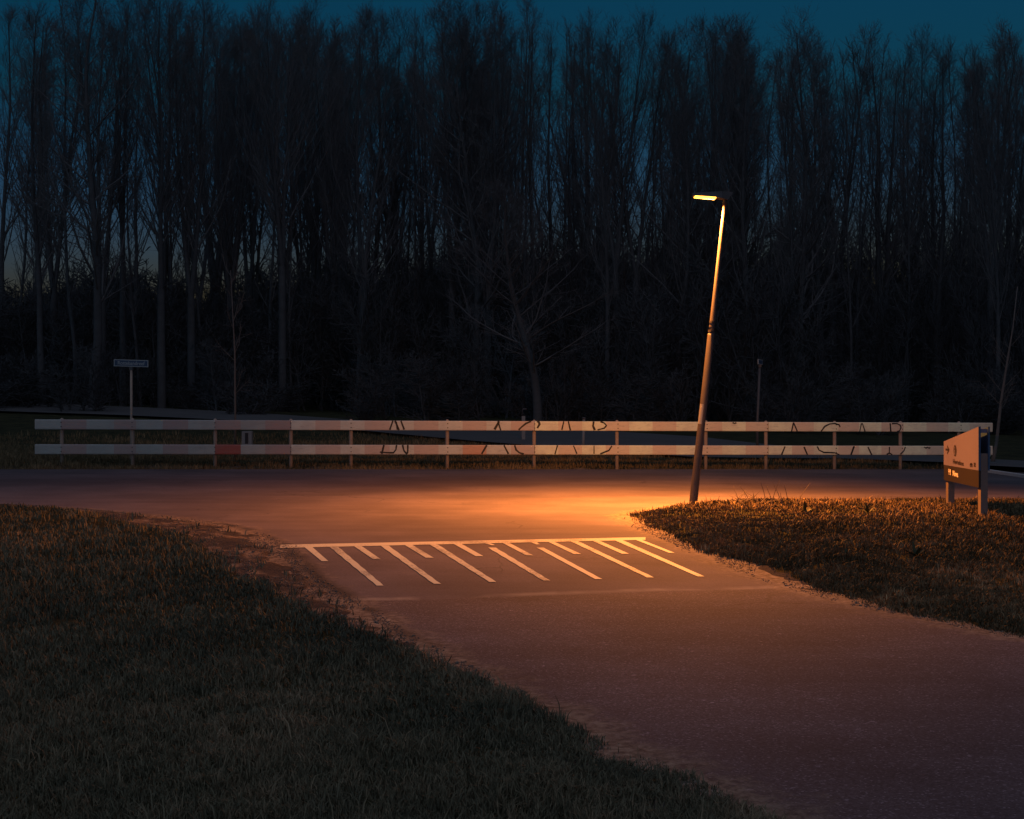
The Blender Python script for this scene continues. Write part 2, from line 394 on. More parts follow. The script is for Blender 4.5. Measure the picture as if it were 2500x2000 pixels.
# ground sheet: fine near the camera, coarse to the horizon
gx = np.concatenate([[-3000, -900, -300, -120, -60, -40, -30], np.arange(-24, -12, .5), np.arange(-12, 14, .1), np.arange(14, 26, .5), [30, 40, 60, 120, 300, 900, 3000]])
gy = np.concatenate([[-600, -100, -30, -12, -6, -2, 1, 3], np.arange(4.5, 23, .1), np.arange(23, 40, .3), np.arange(40, 70, 2), [75, 80, 90, 110, 150, 250, 600, 1500, 4000]])
GX, GY = np.meshgrid(gx, gy)
def ground_extra(x, y, d):
    """height of the loose ground above (or, under the asphalt, below) the road level"""
    rise = np.where(d > 0, -.03 - .05 * smooth(d / .3), -.012 + .05 * smooth(-d / .5))
    n = (fbm(x, y, 1.7, 3) - .5) * .06 + (fbm(x, y, 6, 9) - .5) * .045
    return rise + np.where(d > .25, 0, n * smooth((.25 - d) / .3) * np.where(d > 0, .5, 1))
gd = poly_dist(GX, GY).reshape(GX.shape)
GZ = hgt(GX, GY) + ground_extra(GX, GY, gd)
Ys = np.maximum(GY, .5)
gpx, gpy = topx(GX, Ys, hgt(GX, GY))
left_soil = (gpx > e2(gpy) - 5) & (gpx < 1500) & (gpy > 1236)
right_soil = (gpx < e4(gpy) + 5) & (gpx > 1400) & (gpy > 1218)
soil = np.where((left_soil | right_soil) & (GY > 5), 1.0, 0.0)
soil = np.where((GY > 5) & (GY < 35), np.maximum(soil, smooth((.10 + gd) / .10) * .8), soil)
ground = grid_obj('ground', GX, GY, GZ, MAT['ground'], {'soil': soil.ravel()}, flip=True)
tag(ground, 'dark turf and bare soil beside and beyond the road', kind='structure')
def gz(x, y): 
    x = np.ravel(x); y = np.ravel(y); return hgt(x, y) + ground_extra(x, y, poly_dist(x, y))

# road beyond the rail
cx = np.arange(-260, 2760, 20.)
tp = np.interp(cx, [-260, 0, 300, 600, 900, 1150, 1300, 1500, 1700, 1900, 2050, 2300, 2420, 2760], [982, 988, 1000, 1014, 1036, 1050, 1054, 1062, 1075, 1098, 1110, 1124, 1133, 1150])
bt = np.interp(cx, [-260, 0, 300, 600, 900, 1150, 1300, 1500, 1700, 1900, 2050, 2300, 2420, 2760], [1003, 1012, 1022, 1036, 1062, 1086, 1098, 1114, 1128, 1131, 1131, 1141, 1150, 1170])
vv = np.linspace(0, 1, 14)[:, None]
QX = np.repeat(cx[None], 14, 0); QY = tp[None] + (bt - tp)[None] * vv
X2, Y2 = unproj(QX, QY)
m2 = simple('old_asphalt', (.08, .078, .08), .9, 0, .2, .25, .8)
tag(grid_obj('far_road', X2, Y2, hgt(X2, Y2) + .12, m2, None), 'dark road beyond the barrier running into the distance on the left', kind='structure')
# pale kerb line at the right
kb = MB()
kx, ky = unproj(np.linspace(2380, 2800, 15), np.linspace(1149, 1212, 15))
for i in range(14):
    a = Vector((kx[i], ky[i], float(hgt(kx[i], ky[i])))); b = Vector((kx[i+1], ky[i+1], float(hgt(kx[i+1], ky[i+1]))))
    d = (b - a).normalized(); s = Vector((-d.y, d.x, 0)) * .10; z = Vector((0, 0, .06)); o = Vector((0, 0, -.05))
    kb.hexa([a + o, b + o, b + s + o, a + s + o, a + z, b + z, b + s + z, a + s + z])
tag(kb.build('kerb', MAT['kerb']), 'low pale kerb at the right end of the road', kind='structure')

# ------------------------------------------------------------------ painted markings on the ramp
mk = MB()
def stripe(p0, p1, q0, q1, n=10):
    """quad strip between the edge p0-p1 and the edge q0-q1"""
    for i in range(n):
        P = []
        for (a, b), t in (((p0, p1), i / n), ((q0, q1), i / n), ((q0, q1), (i + 1) / n), ((p0, p1), (i + 1) / n)):
            px = a[0] + (b[0] - a[0]) * t + .9 * math.sin(a[0] * 12.9 + t * 37.0); py = a[1] + (b[1] - a[1]) * t
            x, y = unproj(px, py); x = float(x[0]); y = float(y[0]); P.append((x, y, float(hgt(x, y)) + .0045))
        mk.poly(P[::-1])
stripe((682, 1339), (1575, 1319), (684, 1331), (1575, 1312.6), 60)
LT = [(805, 826, 920, 937, 1431), (929, 949, 1059, 1076, 1426.5), (1049, 1069, 1195, 1212, 1422), (1191, 1210, 1326, 1343, 1418.5), (1310, 1327, 1453, 1470, 1415), (1392, 1411, 1580, 1597, 1411), (1499, 1519, 1703, 1720, 1408.5)]
for k, (a, b, c, d, ye) in enumerate(LT):
    ys = 1336.5 - (a - 805) / 694 * 17 if k not in (3, 4) else 1338
    stripe((a + (.0), ys), (c, ye), (b, ys), (d, ye), 12)
for a, b in ((1165, 1209), (1284, 1318)):          # short starts where the stripe was repainted offset
    y0 = 1322.5 if a == 1165 else 1320.5
    stripe((a, y0), (b - 8, y0 + 10), (a + 20, y0), (b, y0 + 9.5), 4)
for a, b, c, d, y0, y1 in ((743, 763, 784.5, 801, 1337, 1371), (864, 883, 912, 930.7, 1334, 1366.5), (986, 1005.5, 1039, 1058, 1331, 1363), (1106.5, 1126, 1162, 1181, 1328, 1359),
                           (1224, 1241, 1285, 1302.5, 1325, 1357), (1336.5, 1352, 1402, 1420, 1323, 1354), (1446, 1464, 1519, 1536, 1321, 1353), (1551, 1566, 1633, 1647, 1319, 1351)):
    stripe((a, y0), (c, y1), (b, y0), (d, y1), 6)
tag(mk.build('road_marking', MAT['paint']), 'white comb of long and short stripes painted across the ramp', kind='structure')

# ------------------------------------------------------------------ barrier with two boards
P0 = Vector((tox(86, 29.3), 29.3, 0)); P1 = Vector((tox(2421, 32.3), 32.3, 0)); RD = (P1 - P0); RLEN = RD.length; RU = RD.normalized(); RN = Vector((RU.y, -RU.x, 0))
def rt(px):
    k = (px - CX) / F                       # x = k*y on the rail line
    return (k * P0.y - P0.x) / (RD.x - k * RD.y)
def rail_z(t, low): 
    return (1.022 + (.885 - 1.022) * t) - (.508 + .012 * t) * low
def rp(t, z, off=0.0): p = P0 + RD * t + RN * off; return Vector((p.x, p.y, z))
edges = [86, 150, 212, 279, 333, 398, 460, 525, 588, 648, 710, 770, 831, 890, 951, 1010, 1070, 1129, 1187, 1247, 1304, 1362, 1420, 1478, 1535, 1592, 1650, 1707, 1762, 1819, 1874, 1932, 1985, 2045, 2095, 2150, 2204, 2260, 2313, 2365, 2421]
fence = empty('barrier', rp(0.5, float(hgt(*rp(.5, 0)[:2]))))
tag(fence, 'long two-board barrier with faded red and white blocks and black graffiti beside the road', 'barrier')
boards = {}
for low in (0, 1):
    for bi, (b0, b1) in enumerate(((0, 10), (10, 20), (20, 30), (30, 40))):
        mb = MB()
        for k in range(b0, b1):
            t0, t1 = rt(edges[k]), rt(edges[k + 1])
            if k == b0 and b0: t0 += .0004
            mi = k % 2
            if low and k == 7: mi = 2
            if low and k == 17: mi = 3
            z0, z1 = rail_z(t0, low), rail_z(t1, low); hb = .204
            # front face, with a small folded lip above and below
            prof = [(0, 0), (.012, .004), (.016, .020), (.016, hb - .020), (.012, hb - .004), (0, hb), (-.045, hb), (-.045, 0)]
            ra = [rp(t0, z0 - q, o + .03) for o, q in prof]; rb = [rp(t1, z1 - q, o + .03) for o, q in prof]
            for i in range(8):
                j = (i + 1) % 8; mb.poly([ra[i], rb[i], rb[j], ra[j]][::-1], mi)
            if k == b0: mb.poly(ra, mi)
            if k == b1 - 1: mb.poly(rb[::-1], mi)
        o = mb.build('board', [MAT[('white_dim', 'white_board', 'white_lit', 'white_lit')[bi]], MAT[('red_dim', 'red_board', 'red_lit', 'red_lit')[bi]], MAT['deep_red'], MAT['orange_board']], fence, org=fence.location)
        boards[(low, bi)] = o
posts = [150, 323, 525, 710, 857, 1092.6, 1305, 1507.6, 1725, 1872, 2040, 2201, 2344]
for k, px in enumerate(posts):
    t = rt(px); z = rail_z(t, 0); g = float(gz(*rp(t, 0)[:2])[0]) - .25
    c = rp(t, 0, -.062)
    mb = MB(); hw = .040
    mb.tube([(c.x, c.y, g), (c.x, c.y, z - .02), (c.x, c.y, z + .012), (c.x, c.y, z + .028)], [hw, hw, hw * .85, hw * .35], 12)
    mb.build('post', MAT['rail_post'], fence, sm=True, org=fence.location)
for k, px in enumerate(posts):
    for low in (0, 1):
        t = rt(px); c = rp(t, rail_z(t, low) - .102, .046)
        bi = 0 if px <= 710 else 1 if px <= 1304 else 2 if px <= 1873 else 3
        for dz in (.045, -.045):
            mb = MB(); mb.tube([c + Vector((0, 0, dz)), c + Vector((0, 0, dz)) + RN * .008], [.012, .010], 10); mb.build('bolt', MAT['galv_dark'], boards[(low, bi)], org=fence.location)
def reg(x0, y0, s, pts): return [(x0 + a / s, y0 + b / s) for a, b in pts]
r2 = lambda *p: reg(600, 980, 3.317, p)
r3 = lambda *p: reg(1150, 980, 3.593, p)
r4 = lambda *p: reg(1650, 950, 4.791, p)
r5 = lambda *p: reg(2050, 950, 4.791, p)
strokes = [(0, r2((1190, 153), (1165, 230)), 4), (0, r2((1208, 153), (1240, 232)), 4.5), (0, r2((1218, 165), (1226, 230)), 3), (0, r2((1255, 153), (1282, 228)), 4),
           (1, r2((1118, 350), (1100, 425)), 4), (1, r2((1085, 410), (1150, 415), (1195, 416), (1215, 390), (1220, 350)), 3.5), (1, r2((1268, 350), (1280, 400), (1300, 422), (1310, 415), (1311, 350)), 4),
           (0, r2((2050, 155), (2012, 228)), 5), (0, r2((2040, 160), (2062, 235)), 4), (1, r2((1950, 350), (1908, 425)), 4), (1, r2((2088, 350), (2125, 425)), 4),
           (0, r3((415, 250), (440, 225), (480, 193), (525, 173)), 4), (0, r3((575, 172), (592, 182), (598, 200), (578, 235)), 5), (0, r3((810, 175), (793, 250)), 3.2), (0, r3((850, 175), (868, 255)), 3.8),
           (0, r3((1072, 175), (1066, 215), (1082, 252)), 5), (0, r3((1130, 175), (1165, 190), (1184, 212), (1165, 235), (1105, 250)), 3.4),
           (1, r3((755, 385), (733, 462)), 3.4), (1, r3((895, 388), (925, 460)), 3), (1, r3((380, 385), (392, 425), (420, 450), (460, 462)), 4), (1, r3((1075, 388), (1075, 460)), 2.6), (1, r3((1232, 390), (1205, 430), (1130, 460)), 3.5),
           (0, r4((1368, 392), (1345, 495)), 3), (0, r4((1368, 392), (1412, 495)), 3), (0, r4((1690, 495), (1735, 435), (1790, 408), (1850, 402), (1900, 418), (1912, 445)), 3.4),
           (1, r4((1270, 670), (1228, 770)), 3.4), (1, r4((1490, 675), (1530, 770)), 3.4), (1, r4((1645, 670), (1665, 712), (1720, 740), (1850, 745), (1905, 772)), 3.2), (1, r4((2080, 670), (2040, 770)), 3.4), (0, r4((655, 392), (678, 402), (700, 393)), 3),
           (0, r5((245, 400), (225, 500)), 2.8), (0, r5((255, 400), (287, 500)), 2.8), (0, r5((580, 400), (588, 500)), 3.8), (0, r5((600, 405), (660, 402), (700, 425), (707, 455), (688, 490), (660, 500)), 3),
           (1, r5((155, 670), (120, 770)), 3), (1, r5((320, 675), (365, 770)), 3.2), (1, r5((572, 675), (570, 760)), 2.6), (1, r5((540, 765), (570, 745), (605, 768)), 3), (1, r5((758, 675), (742, 720), (700, 762)), 3), (1, r5((975, 678), (1000, 690), (1015, 680), (1035, 692), (1050, 682)), 3)]
gm = {}
for low, pts, wd in strokes:
    bi = [i for i, (a, b) in enumerate(((86, 710), (710, 1304), (1304, 1874), (1874, 2421))) if a <= pts[0][0] <= b][0]
    mb = MB()
    P = []
    for (px, py) in pts:
        t = rt(px); Y = (P0 + RD * t).y
        ztop, zbot = rail_z(t, low) - .003, rail_z(t, low) - .201
        P.append(rp(t, min(ztop, max(zbot, toz(py, Y))), .0485))
    Q = []
    for i in range(len(P) - 1):
        for k in range(4): Q.append(P[i].lerp(P[i + 1], k / 4))
    Q.append(P[-1])
    L = []; Rr = []
    for i, p in enumerate(Q):
        d = (Q[min(i + 1, len(Q) - 1)] - Q[max(i - 1, 0)]).normalized(); s = d.cross(RN).normalized() * (wd / 205) * (.95 + .12 * math.sin(i * .7 + pts[0][0]))
        L.append(p + s); Rr.append(p - s)
    for i in range(len(Q) - 1):
        mb.poly([L[i], L[i + 1], Rr[i + 1], Rr[i]])
    mb.build('graffiti_stroke', MAT['spray'], boards[(low, bi)], org=fence.location)

# ------------------------------------------------------------------ leaning street lamp
YL = 20.2
bx, bz = tox(1692, YL), toz(1232, YL); tx_, tz = tox(1770, YL), toz(490, YL)
lamp = empty('street_lamp', (bx, YL, bz)); tag(lamp, 'leaning grey lamp post with a lit amber head at the corner of the grass', 'street lamp')
base = Vector((bx, YL, bz)); top = Vector((tx_, YL, tz)); ax = (top - base)
at = lambda t: base + ax * t
tj = (1232 - 812) / (1232 - 490.)
mb = MB(); mb.tube([at(-.06), at(0), at(.12), at(tj - .01), at(tj)], [.062, .060, .055, .046, .040], 28); mb.build('lower_pole', MAT['galv'], lamp, sm=True)
mb = MB(); mb.tube([at(tj - .002), at(tj + .02), at(.8), at(.985), at(1.0)], [.040, .037, .029, .023, .022], 24); mb.build('upper_pole', MAT['galv'], lamp, sm=True)
for tt, rr in ((tj + .004, .044), ((1232 - 787) / 742., .040)):
    mb = MB(); mb.tube([at(tt - .0035), at(tt - .0035), at(tt + .0035), at(tt + .0035)], [.03, rr, rr, .03], 24); mb.box(at(tt) + Vector((.004, -rr - .006, .012)), .03, .02, .022, m=0)
    mb.build('clamp_band', MAT['galv_dark'], lamp)
# inspection door and sticker on the lower pole
def patch(t0, t1, a0, a1, r0, r1, mat, name):
    mb = MB(); n = 8; d = ax.normalized(); sx = d.cross(Vector((0, 1, 0))).normalized() * -1; sy = Vector((0, -1, 0))
    for i in range(n):
        q = []
        for tt, r_, aa in ((t0, r0, i), (t0, r0, i + 1), (t1, r1, i + 1), (t1, r1, i)):
            a = R(a0 + (a1 - a0) * aa / n); q.append(at(tt) + (sx * math.cos(a) + sy * math.sin(a)) * r_)
        mb.poly(q)
    return mb.build(name, mat, lamp)
patch(.075, .155, 75, 125, .0595, .0560, MAT['lamp_house'], 'service_door')
patch(.265, .33, 95, 165, .0540, .0525, MAT['white_paint'], 'sticker')
# head: slim wedge luminaire, led panel underneath
def hp(px, py, dy): return Vector((tox(px, YL), YL + dy, toz(py, YL)))
D = .115
mb = MB()
secs = [(1690, 473, 479), (1700, 472, 480.0), (1747, 470, 483.5), (1760, 469, 486), (1775, 468.5, 489), (1788, 470, 473)]
ds = [.07, .10, .115, .10, .06, .03]
for i in range(len(secs) - 1):
    (xa, ta, ba), (xb, tb, bb) = secs[i], secs[i + 1]; da, db = ds[i], ds[i + 1]
    A = [hp(xa, ba, -da), hp(xa, ba, da), hp(xa, ta, da * .8), hp(xa, ta, -da * .8)]
    B = [hp(xb, bb, -db), hp(xb, bb, db), hp(xb, tb, db * .8), hp(xb, tb, -db * .8)]
    for k in range(4): mb.poly([A[k], B[k], B[(k + 1) % 4], A[(k + 1) % 4]])
    if i == 0: mb.poly(A)
    if i == len(secs) - 2: mb.poly(B[::-1])
head = mb.build('lamp_head', MAT['lamp_house'], lamp)
mb = MB(); c0 = hp(1696, 480.6, 0); c1 = hp(1746, 484.6, 0)
mb.hexa([c0 + Vector((0, -.085, -.008)), c1 + Vector((0, -.10, -.008)), c1 + Vector((0, .10, -.008)), c0 + Vector((0, .085, -.008)),
         c0 + Vector((0, -.085, .006)), c1 + Vector((0, -.10, .006)), c1 + Vector((0, .10, .006)), c0 + Vector((0, .085, .006))])
mb.build('light_panel', MAT['led'], head, org=lamp.location)
mb = MB(); mb.tube([at(.985), at(1.0), at(1.012)], [.027, .027, .02], 20); mb.build('collar', MAT['lamp_house'], lamp, sm=True)
ld = bpy.data.lights.new('lamp_and_fill_light', 'AREA'); ld.shape = 'RECTANGLE'; ld.size = .28; ld.size_y = .18
LAMP_W = 1720.0
ld.energy = LAMP_W; ld.color = (1.0, .282, .040)
lo = bpy.data.objects.new('lamp_and_fill_light', ld); col.objects.link(lo)
lo.location = (c0 + c1) / 2 + Vector((0, 0, -.03))
LAMP_DIR = Vector((-.12, -.06, -1.0))
ld.spread = R(143)
lo.rotation_euler = LAMP_DIR.to_track_quat('-Z', 'Y').to_euler()
lo.parent = lamp; lo.matrix_parent_inverse = Matrix.Translation(-lamp.location)
# fill light added at the lamp head to brighten the barrier boards
rail_fill = bpy.data.lights.new('lamp_and_fill_light', 'AREA'); rail_fill.shape = 'RECTANGLE'; rail_fill.size = .28; rail_fill.size_y = .06; rail_fill.spread = R(84); rail_fill.energy = 135.0; rail_fill.color = (1.0, .36, .07)
rail_fill_o = bpy.data.objects.new('lamp_and_fill_light', rail_fill); col.objects.link(rail_fill_o); rail_fill_o.location = lo.location + Vector((0, .02, -.01))
rail_fill_o.rotation_euler = Vector((-.05, 1.0, -.42)).to_track_quat('-Z', 'Y').to_euler()
rail_fill_o.parent = lamp; rail_fill_o.matrix_parent_inverse = Matrix.Translation(-lamp.location)

# ------------------------------------------------------------------ text helper
def text_obj(name, body, size, org, ux, uz, mat, parent, off, xs=1.0, ext=.0015, align='LEFT'):
    cu = bpy.data.curves.new(name, 'FONT'); cu.body = body; cu.size = size; cu.extrude = ext; cu.align_x = align; cu.align_y = 'CENTER'; cu.offset = size * .012
    o = bpy.data.objects.new(name, cu); col.objects.link(o)
    me = bpy.data.meshes.new_from_object(o); bpy.data.objects.remove(o)
    ux = Vector(ux).normalized(); uz = Vector(uz).normalized(); n = ux.cross(uz)
    q = MB(); P0_ = Vector(org) + n * off
    M4 = Matrix(((ux.x, uz.x, n.x), (ux.y, uz.y, n.y), (ux.z, uz.z, n.z)))
    po = Vector((0, 0, 0)); p = parent
    while p: po += p.matrix_basis.translation; p = p.parent
    for v in me.vertices:
        c = Vector((v.co.x * xs, v.co.y, v.co.z)); v.co = P0_ + M4 @ c - po
    me.name = name
    return link(name, me, mat, parent)

# ------------------------------------------------------------------ street name sign behind the barrier
def name_sign(px, py_top, py_bot, Y, wpx, hpx, words, label, drop, skew=0.0, rad=.026, basepx=None):
    x = tox(px, Y); z1 = toz(py_top, Y); g = float(hgt(x, Y))
    s = empty('street_name_sign', (x, Y, g)); tag(s, label, 'street sign')
    xb = x if basepx is None else tox(basepx, Y)
    mb = MB(); mb.tube([(xb, Y, g - .3), (xb, Y, g + .9), (x, Y, z1 - hpx / F * Y - .005)], [rad * 1.25, rad * 1.25 if basepx else rad, rad], 14); mb.build('pole', MAT['rail_post'] if words else MAT['galv'], s, sm=True)
    W = wpx / F * Y / max(.2, math.cos(skew)); H = hpx / F * Y; dz = drop / F * Y
    u_ = Vector((math.cos(skew), math.sin(skew), -dz / W)).normalized(); c = Vector((x, Y, z1 - H / 2))
    def pl(w_, h_, o0, o1, mat, name, par):
        mb = MB(); n = Vector((math.sin(skew), -math.cos(skew), 0)); k = Vector((0, 0, 1)); P = []
        for o_ in (o1, o0):
            for a, b in ((-1, -1), (1, -1), (1, 1), (-1, 1)): P.append(c + u_ * a * w_ / 2 + k * b * h_ / 2 + n * o_)
        mb.hexa(P); return mb.build(name, mat, par, org=s.location)
    pt = pl(W, H, 0.0, .022, MAT['white_paint'], 'plate', s)
    pl(W - .035, H - .035, .020, .0245, MAT['plate_blue'], 'plate_field', pt)
    mb = MB(); mb.box((x, Y, z1 - H - .035), .075, .075, .07); mb.build('bracket', MAT['galv'], s)
    if words:
        text_obj('lettering', words, H * .72, c + Vector((0, 0, -.004)), u_, (0, 0, 1), MAT['white_paint'], pt, .0265, .92, .001, 'CENTER')
    return s
name_sign(320.5, 878.5, 895, 30.9, 84, 17, 'Rottebandreef', 'blue name plate reading Rottebandreef on a slim pole behind the left end of the barrier', 2.5)
name_sign(1855, 878, 891, 36, 16, 12, '', 'narrow blue plate seen nearly edge-on atop a thin grey pole right of the lamp post', 1, R(62), .03, 1849)

# ------------------------------------------------------------------ information sign on two posts
A0 = Vector((tox(2308, 20.1), 20.1, 0)); A1 = Vector((tox(2393.5, 17.95), 17.95, 0))
SU = (A1 - A0).normalized(); SL = (A1 - A0).length; SN = Vector((SU.y, -SU.x, 0))
if SN.x > 0: SN = -SN                                  # face towards the lamp
isg = empty('information_sign', ((A0 + A1) / 2).to_3d() + Vector((0, 0, float(hgt(6.0, 19)))))
tag(isg, 'slanted sign with pale upper and dark lower panel on two posts in the grass', 'sign')
def sp(u_, z, off): p = A0 + SU * (u_ * SL) + SN * off; return Vector((p.x, p.y, z))
def zz(py, u_): return toz(py, 20.1 + (17.95 - 20.1) * u_)
def panel(name, pyl0, pyr0, pyl1, pyr1, o0, o1, mat, par=isg, u0=0, u1=1):
    mb = MB(); P = []
    for off in (o1, o0):
        P += [sp(u0, zz(pyl1, u0), off), sp(u1, zz(pyr1, u1), off), sp(u1, zz(pyr0, u1), off), sp(u0, zz(pyl0, u0), off)]
    mb.hexa(P); return mb.build(name, mat, par, org=isg.location)
p_top = panel('upper_panel', 1078, 1042, 1135, 1149, .0, .022, MAT['panel_pale'])
p_low = panel('lower_panel', 1135.4, 1149.4, 1172, 1191, .001, .0205, MAT['panel_dark'])
panel('back_panel', 1078, 1042, 1135, 1149, -.115, -.095, MAT['sign_back'])
panel('edge_strip', 1042, 1041.5, 1149, 1149, -.003, .0235, MAT['sign_back'], isg, .999, 1.004)
mb = MB(); c = sp(.975, zz(1052, .975), -.047); mb.box(c, .11, .035, .05, SN); mb.build('cross_bar', MAT['panel_pale'], isg)
mb = MB(); c = sp(.97, zz(1102, .97), -.13); mb.box(c, .012, .05, .12, SN); mb.build('reflector', MAT['white_paint'], isg)
for u_, top_py in ((.045, 1112), (.965, 1107)):
    mb = MB(); c = sp(u_, 0, -.047); g = float(hgt(c.x, c.y)) - .3; zt = zz(top_py, u_)
    mb.box((c.x, c.y, (g + zt) / 2), .155, .085, zt - g, SU); mb.build('post', MAT['sign_post'], isg)
UZ = Vector((0, 0, 1))
def sm(u_, py): return sp(u_, zz(py, u_), .022)
def ribbon(mb, pts, wd, closed=False):
    P = [sp(a, z, .0245) for a, z in pts]; wd *= 1.45
    n = len(P)
    for i in range(n if closed else n - 1):
        a, b = P[i], P[(i + 1) % n]; d = (b - a).normalized(); s = d.cross(SN).normalized() * wd / 2
        mb.poly([a + s - d * wd * .3, b + s + d * wd * .3, b - s + d * wd * .3, a - s - d * wd * .3])
# position along the board for a photo column
def uu(px):
    k = (px - CX) / F; d = A1 - A0; return (k * A0.y - A0.x) / (d.x - k * d.y)
def L(px, py): u_ = uu(px); return (u_, zz(py, u_))
mb = MB(); ribbon(mb, [L(2313, 1097.5), L(2321, 1098.5)], .02); ribbon(mb, [L(2317, 1090), L(2321.3, 1098.5)], .02); ribbon(mb, [L(2321.3, 1098.5), L(2317, 1106.5)], .02)
mb.build('arrow', MAT['ink'], p_top, org=isg.location)
mb = MB(); ccu, ccz = L(2336, 1100.5); du = (uu(2339.6) - ccu)
mb.poly([sp(ccu + du * math.cos(a), ccz + .078 * math.sin(a), .0245) for a in np.linspace(0, 2 * math.pi, 33)[:-1]]); mb.build('info_disc', MAT['ink'], p_top, org=isg.location)
mb = MB(); P = lambda a, b: sp(ccu + du * a, ccz + b, .0275)
mb.poly([P(-.18, -.045), P(.18, -.045), P(.18, .012), P(-.18, .012)]); mb.poly([P(-.42, .0), P(.0, .0), P(.0, .013), P(-.42, .013)]); mb.poly([P(-.42, -.052), P(.42, -.052), P(.42, -.038), P(-.42, -.038)]); mb.poly([P(-.2, .026), P(.2, .026), P(.2, .05), P(-.2, .05)])
mb.build('info_letter', MAT['panel_pale'], p_top, org=isg.location)
tw = (uu(2357) - uu(2331)) * SL
t_ = text_obj('place_lettering', 'Hertebos', .085, sp(uu(2331), zz(1126.5, uu(2331)), .022), SU, UZ, MAT['ink'], p_top, .003, 1.0)
def fit(o, w_):          # stretch the lettering to the width it has on the board
    vs = [Vector(v.co) for v in o.data.vertices]; pr = [v.dot(SU) for v in vs]; mn, mx = min(pr), max(pr); k = w_ / (mx - mn)
    for v in o.data.vertices: v.co = v.co + SU * ((v.co.dot(SU) - mn) * (k - 1))
fit(t_, tw)
mb = MB()
for cxp in (2374.0, 2377.5):                            # bicycle pictogram
    c_, z_ = L(cxp, 1136); d_ = uu(2375) - uu(2373.6)
    ribbon(mb, [(c_ + d_ * math.cos(a), z_ + .020 * math.sin(a)) for a in np.linspace(0, 2 * math.pi, 13)[:-1]], .009, True)
ribbon(mb, [L(2374, 1136), L(2375, 1131.5), L(2377.2, 1132), L(2377.5, 1136)], .010)
mb.build('bicycle_symbol', MAT['ink'], p_top, org=isg.location)
mb = MB()
ribbon(mb, [L(2382, 1131), L(2386.3, 1132)], .011); ribbon(mb, [L(2382, 1137.8), L(2386.5, 1139)], .011); ribbon(mb, [L(2386, 1132), L(2386, 1135.5)], .011); ribbon(mb, [L(2382.5, 1134.5), L(2386, 1135.5)], .010)
mb.build('route_symbol', MAT['ink'], p_top, org=isg.location)
mb = MB()
for px in (2320.2, 2321.4, 2322.6): ribbon(mb, [L(px, 1146), L(px, 1151)], .010)
ribbon(mb, [L(2320.2, 1151), L(2322.6, 1151.4)], .012); ribbon(mb, [L(2321.4, 1151), L(2321.4, 1158)], .014)
ribbon(mb, [L(2324.3, 1147.5), L(2324.5, 1158.5)], .020); ribbon(mb, [L(2325, 1147.5), L(2325, 1152.5)], .016)
mb.build('cutlery_symbol', MAT['pale_print'], p_low, org=isg.location)
t_ = text_obj('lower_lettering', 'Nova', .105, sp(uu(2330.3), zz(1156.0, uu(2330.3)), .0205), SU, UZ, MAT['pale_print'], p_low, .004, 1.0)
fit(t_, (uu(2343.5) - uu(2330.3)) * SL)

# ------------------------------------------------------------------ small posts beyond the barrier
def marker(px, py_top, Y, label, lean=0.0, cap=False, r=.04):
    x = tox(px, Y); g = float(hgt(x, Y)); z = toz(py_top, Y)
    o = empty('marker_post', (x, Y, g)); tag(o, label, 'marker post')
    mb = MB(); mb.tube([(x - lean, Y, g - .2), (x, Y, z)], [r, r * .95], 12); mb.build('shaft', MAT['grey_plastic'], o, sm=True)
    mb = MB(); mb.tube([(x, Y, z - .01), (x, Y, z + .02), (x, Y, z + .035)], [r * 1.35, r * 1.35, r * .6], 12); mb.build('cap', MAT['galv'], o, sm=True)
    return o
marker(1425.5, 1022, 38, 'slim grey marker post beyond the barrier under the second letter A of the graffiti', .03)
x = tox(1278, 42); g = float(hgt(x, 42)); o = empty('hooked_post', (x, 42, g)); tag(o, 'short grey post with a hooked top just above the middle of the barrier', 'post')  # marker bollard with a hooked top
mb = MB(); mb.box((x, 42, (g + toz(1016, 42)) / 2), .10, .10, toz(1016, 42) - g); mb.build('base', MAT['grey_plastic'], o)
mb = MB(); zb = toz(1016, 42); zt = toz(999, 42); mb.tube([(x - .035, 42, zb), (x - .035, 42, zt - .03), (x - .01, 42, zt), (x + .10, 42, zt + .005)], [.015, .013, .018, .022], 8); mb.build('hook', MAT['galv'], o, sm=True)
x = tox(604, 35); g = float(hgt(x, 35)); o = empty('litter_bin', (x, 35, g)); tag(o, 'small grey litter bin with a dark slot seen between the boards at left', 'bin')
zt = toz(1053, 35); mb = MB(); mb.box((x, 35, (g + zt) / 2 + .08), .24, .2, zt - g - .16); mb.build('body', MAT['grey_plastic'], o)
mb = MB(); mb.box((x, 34.895, (g + zt) / 2 + .12), .075, .012, .26); mb.build('slot', MAT['ink'], o)
mb = MB(); mb.box((x, 35, g + .03), .08, .08, .3); mb.build('foot', MAT['galv'], o)

